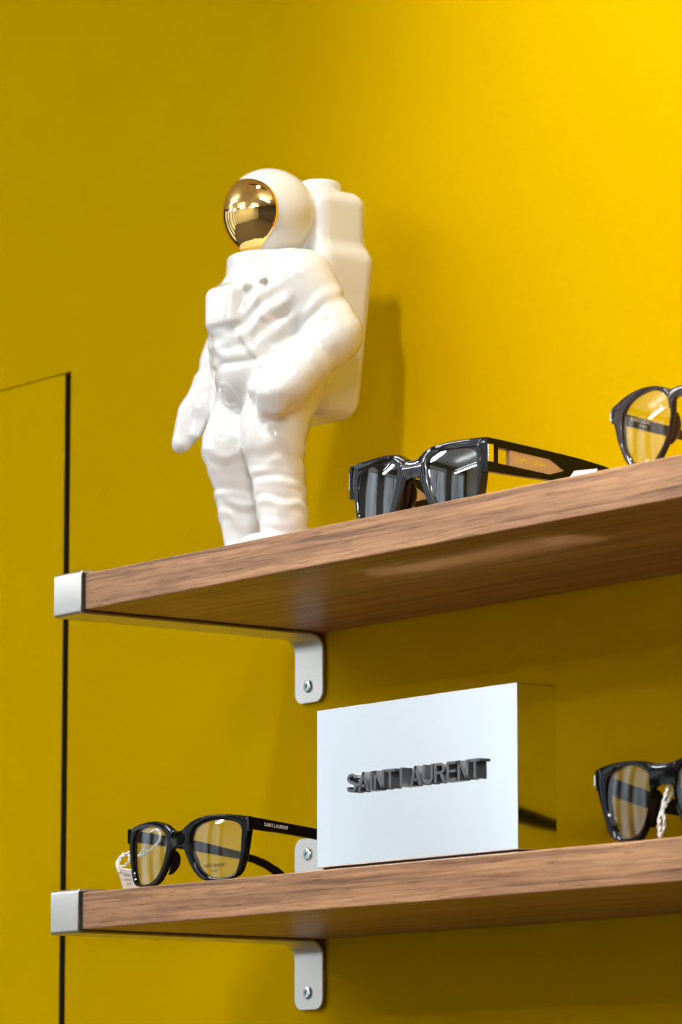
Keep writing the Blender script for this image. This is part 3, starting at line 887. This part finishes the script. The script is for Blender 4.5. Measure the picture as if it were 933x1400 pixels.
flat_text('lettering', 'SAINT LAURENT', .0024, Matrix(((0,0,1,-.0674),(1,0,0,.031),(-.085,1,0,.0382),(0,0,0,1))), 'print_white', tmpC[1], 1.0)
flat_text('lettering', 'PARIS', .0013, Matrix(((0,0,1,-.0674),(1,0,0,.031),(-.085,1,0,.0352),(0,0,0,1))), 'print_white', tmpC[1], 1.0, .35)

# -- black thick frame on the lower shelf at the right
PD = dict(mat='acetate', lens_mat='lens', front=(-1.2,4.0), bevel=1.4, curve=285.0, lens_curve=140.0,
  outer=[(8.4,43.2),(13,44.9),(18,46.0),(28,47.2),(43.5,47.4),(58,46.4),(67.6,44.8),(68.8,42.0),(67.2,36.4),(62.5,26),(57.4,15.0),(51.2,5.4),(43.6,1.6),(33,.6),(23,1.2),(18.4,4.6),(14.8,11),(11.4,20.6),(9.4,30),(8.0,37)],
  lens=[(10.6,33.8),(14.6,39.6),(22.2,43.0),(33.7,44.8),(46,42.4),(53.4,38.8),(54.9,30.6),(53.2,20.2),(48.2,10.4),(40.8,4.2),(31.1,2.8),(20,6.8),(14.0,15.2),(10.8,24.4)],
  bridge=(11.0,43.8,44.6,31.4,28.0), nose=((10.2,16.0),29,8,9.0),
  temple=[(8.0,44.2,32.6,.8),(12,42.6,32.8,0),(30,38.2,28.0,.2),(48,34.4,24.2,.6),(63,31.2,21.8,1.2),(79,27.8,20.4,2.2),(104,23,16.4,3.0),(120,17.6,11.2,3.8),(136,10.6,4.4,4.6),(148,5.4,1.0,5.2)],
  temple_thick=4.0, temple_x=68.9, hinge_plate=(7.2,10.2,35.6,42.0,67.8))
_, lensD, tmpD = spectacles('eyeglasses', (.5859,-.2005,-H), 'thick black eyeglasses with a white string looped over the bridge', 'eyeglasses', PD)

# ------------------------------------------------------------------ price tags
def twisted(name, pts, r, m, parent):
    c = [Vector(q) for q in catmull(pts, 14, False)]
    V, F = [], []; sg = 6
    o = None
    for st in (0, math.pi):
        b0 = len(V); L = 0
        for i,q in enumerate(c):
            t = (c[min(i+1,len(c)-1)]-c[max(i-1,0)]).normalized()
            if i: L += (q-c[i-1]).length
            a = t.cross(Vector((.3,.2,.93))).normalized(); b = t.cross(a)
            w = L/(r*9)*2*math.pi+st
            qq = q+(a*math.cos(w)+b*math.sin(w))*r*.62
            for k in range(sg):
                x = 2*math.pi*k/sg; V.append(qq+(a*math.cos(x)+b*math.sin(x))*r*.62)
        for i in range(len(c)-1):
            for k in range(sg): F.append((b0+i*sg+k,b0+i*sg+(k+1)%sg,b0+(i+1)*sg+(k+1)%sg,b0+(i+1)*sg+k))
    return pydata(name, V, F, m, parent, True)
def price_tag():
    root = tag(empty('price_tag', (.0151,-.184,-H)), 'small white price tag on twisted cotton string, hanging from black eyeglasses', 'price tag')
    tilt = Matrix.Rotation(math.radians(26),4,'X') @ Matrix.Rotation(math.radians(8),4,'Y')
    bm = bmesh.new(); box_bm(bm, (0,-.0005,0),(.021,.0005,.0150))
    bmesh.ops.transform(bm, matrix=tilt, verts=bm.verts)
    zmin = min(v.co.z for v in bm.verts)
    sh = Matrix.Translation((0,0,-zmin))
    bmesh.ops.transform(bm, matrix=sh, verts=bm.verts)
    me = bpy.data.meshes.new('card'); bm.to_mesh(me); bm.free(); card = link('card', me, 'card', root)
    mt = sh @ tilt
    for txt,(x,z),sz in (('30-88-2', (.0095,.0098), .0019), ('eyewear, blk', (.0110,.0065), .0018), ('017', (.0085,.0030), .0023)):
        cu = bpy.data.curves.new('price_print','FONT'); cu.body = txt; cu.size = sz*1.35; cu.align_x = 'CENTER'
        tmp = bpy.data.objects.new('price_print', cu); COL.objects.link(tmp)
        me = bpy.data.meshes.new_from_object(tmp); bpy.data.objects.remove(tmp)
        me.transform(mt @ Matrix(((1,0,0,x),(0,0,1,-.00055),(0,1,0,z),(0,0,0,1))))
        link('print', me, 'print_black', card)
    P0 = Vector((.0151,-.184,0))
    pts = [(.0215,-.1915,.0125),(.0165,-.1905,.0178),(.0150,-.189,.0212),(.0185,-.187,.0255),(.0240,-.186,.0250),(.0262,-.187,.0205),(.0220,-.189,.0172),(.0172,-.190,.0185),(.0185,-.188,.0232),(.0245,-.186,.0265),(.0300,-.185,.0242),(.0375,-.184,.0240),(.0418,-.1805,.0275),(.0455,-.176,.0335),(.0455,-.1755,.0385),(.0430,-.1765,.0412),(.0385,-.1780,.0395),(.0375,-.1800,.0340),(.0372,-.1825,.0275),(.0300,-.1845,.0232),(.0240,-.1865,.0215)]
    twisted('string', [Vector(q)-P0 for q in pts], .00085, 'string', root)
price_tag()
def string_loop():
    root = tag(twisted('tag_string', [(.5872,-.1965,-H+.0322),(.5885,-.2005,-H+.026),(.5880,-.203,-H+.018),(.5900,-.2035,-H+.010),(.5885,-.2035,-H+.004),(.5860,-.2035,-H+.0018),(.5850,-.2030,-H+.006),(.5835,-.2010,-H+.014),(.5855,-.1950,-H+.024),(.5872,-.1925,-H+.032),(.5872,-.1965,-H+.0345)], .0009, 'string', None),
               'twisted white cotton string looped over the bridge of thick black eyeglasses', 'string')
string_loop()
def propped_tag(loc, rz, label):
    root = tag(empty('price_tag', loc, rz), label, 'price tag', 'small tags behind the shelf edge')
    bm = bmesh.new(); box_bm(bm, (-.008,-.0004,0),(.008,.0004,.0105), .0002, 1)
    bmesh.ops.transform(bm, matrix=Matrix.Rotation(math.radians(-50),4,'X'), verts=bm.verts)
    zmin = min(v.co.z for v in bm.verts)
    for v in bm.verts: v.co.z -= zmin
    me = bpy.data.meshes.new('card'); bm.to_mesh(me); bm.free(); link('card', me, 'card', root)
    tube('string', catmull([(.003,.0075,.0062),(.006,.010,.004),(.010,.012,.0012),(.015,.016,.0008),(.019,.022,.0008)],6,False), .0006, 'string', root, 6)
propped_tag((.507,-.194,0), .35, 'small white price tag propped at the temple tip of the black sunglasses')
propped_tag((.5455,-.186,0), -.5, 'small white price tag tucked under the rim of round smoke eyeglasses')
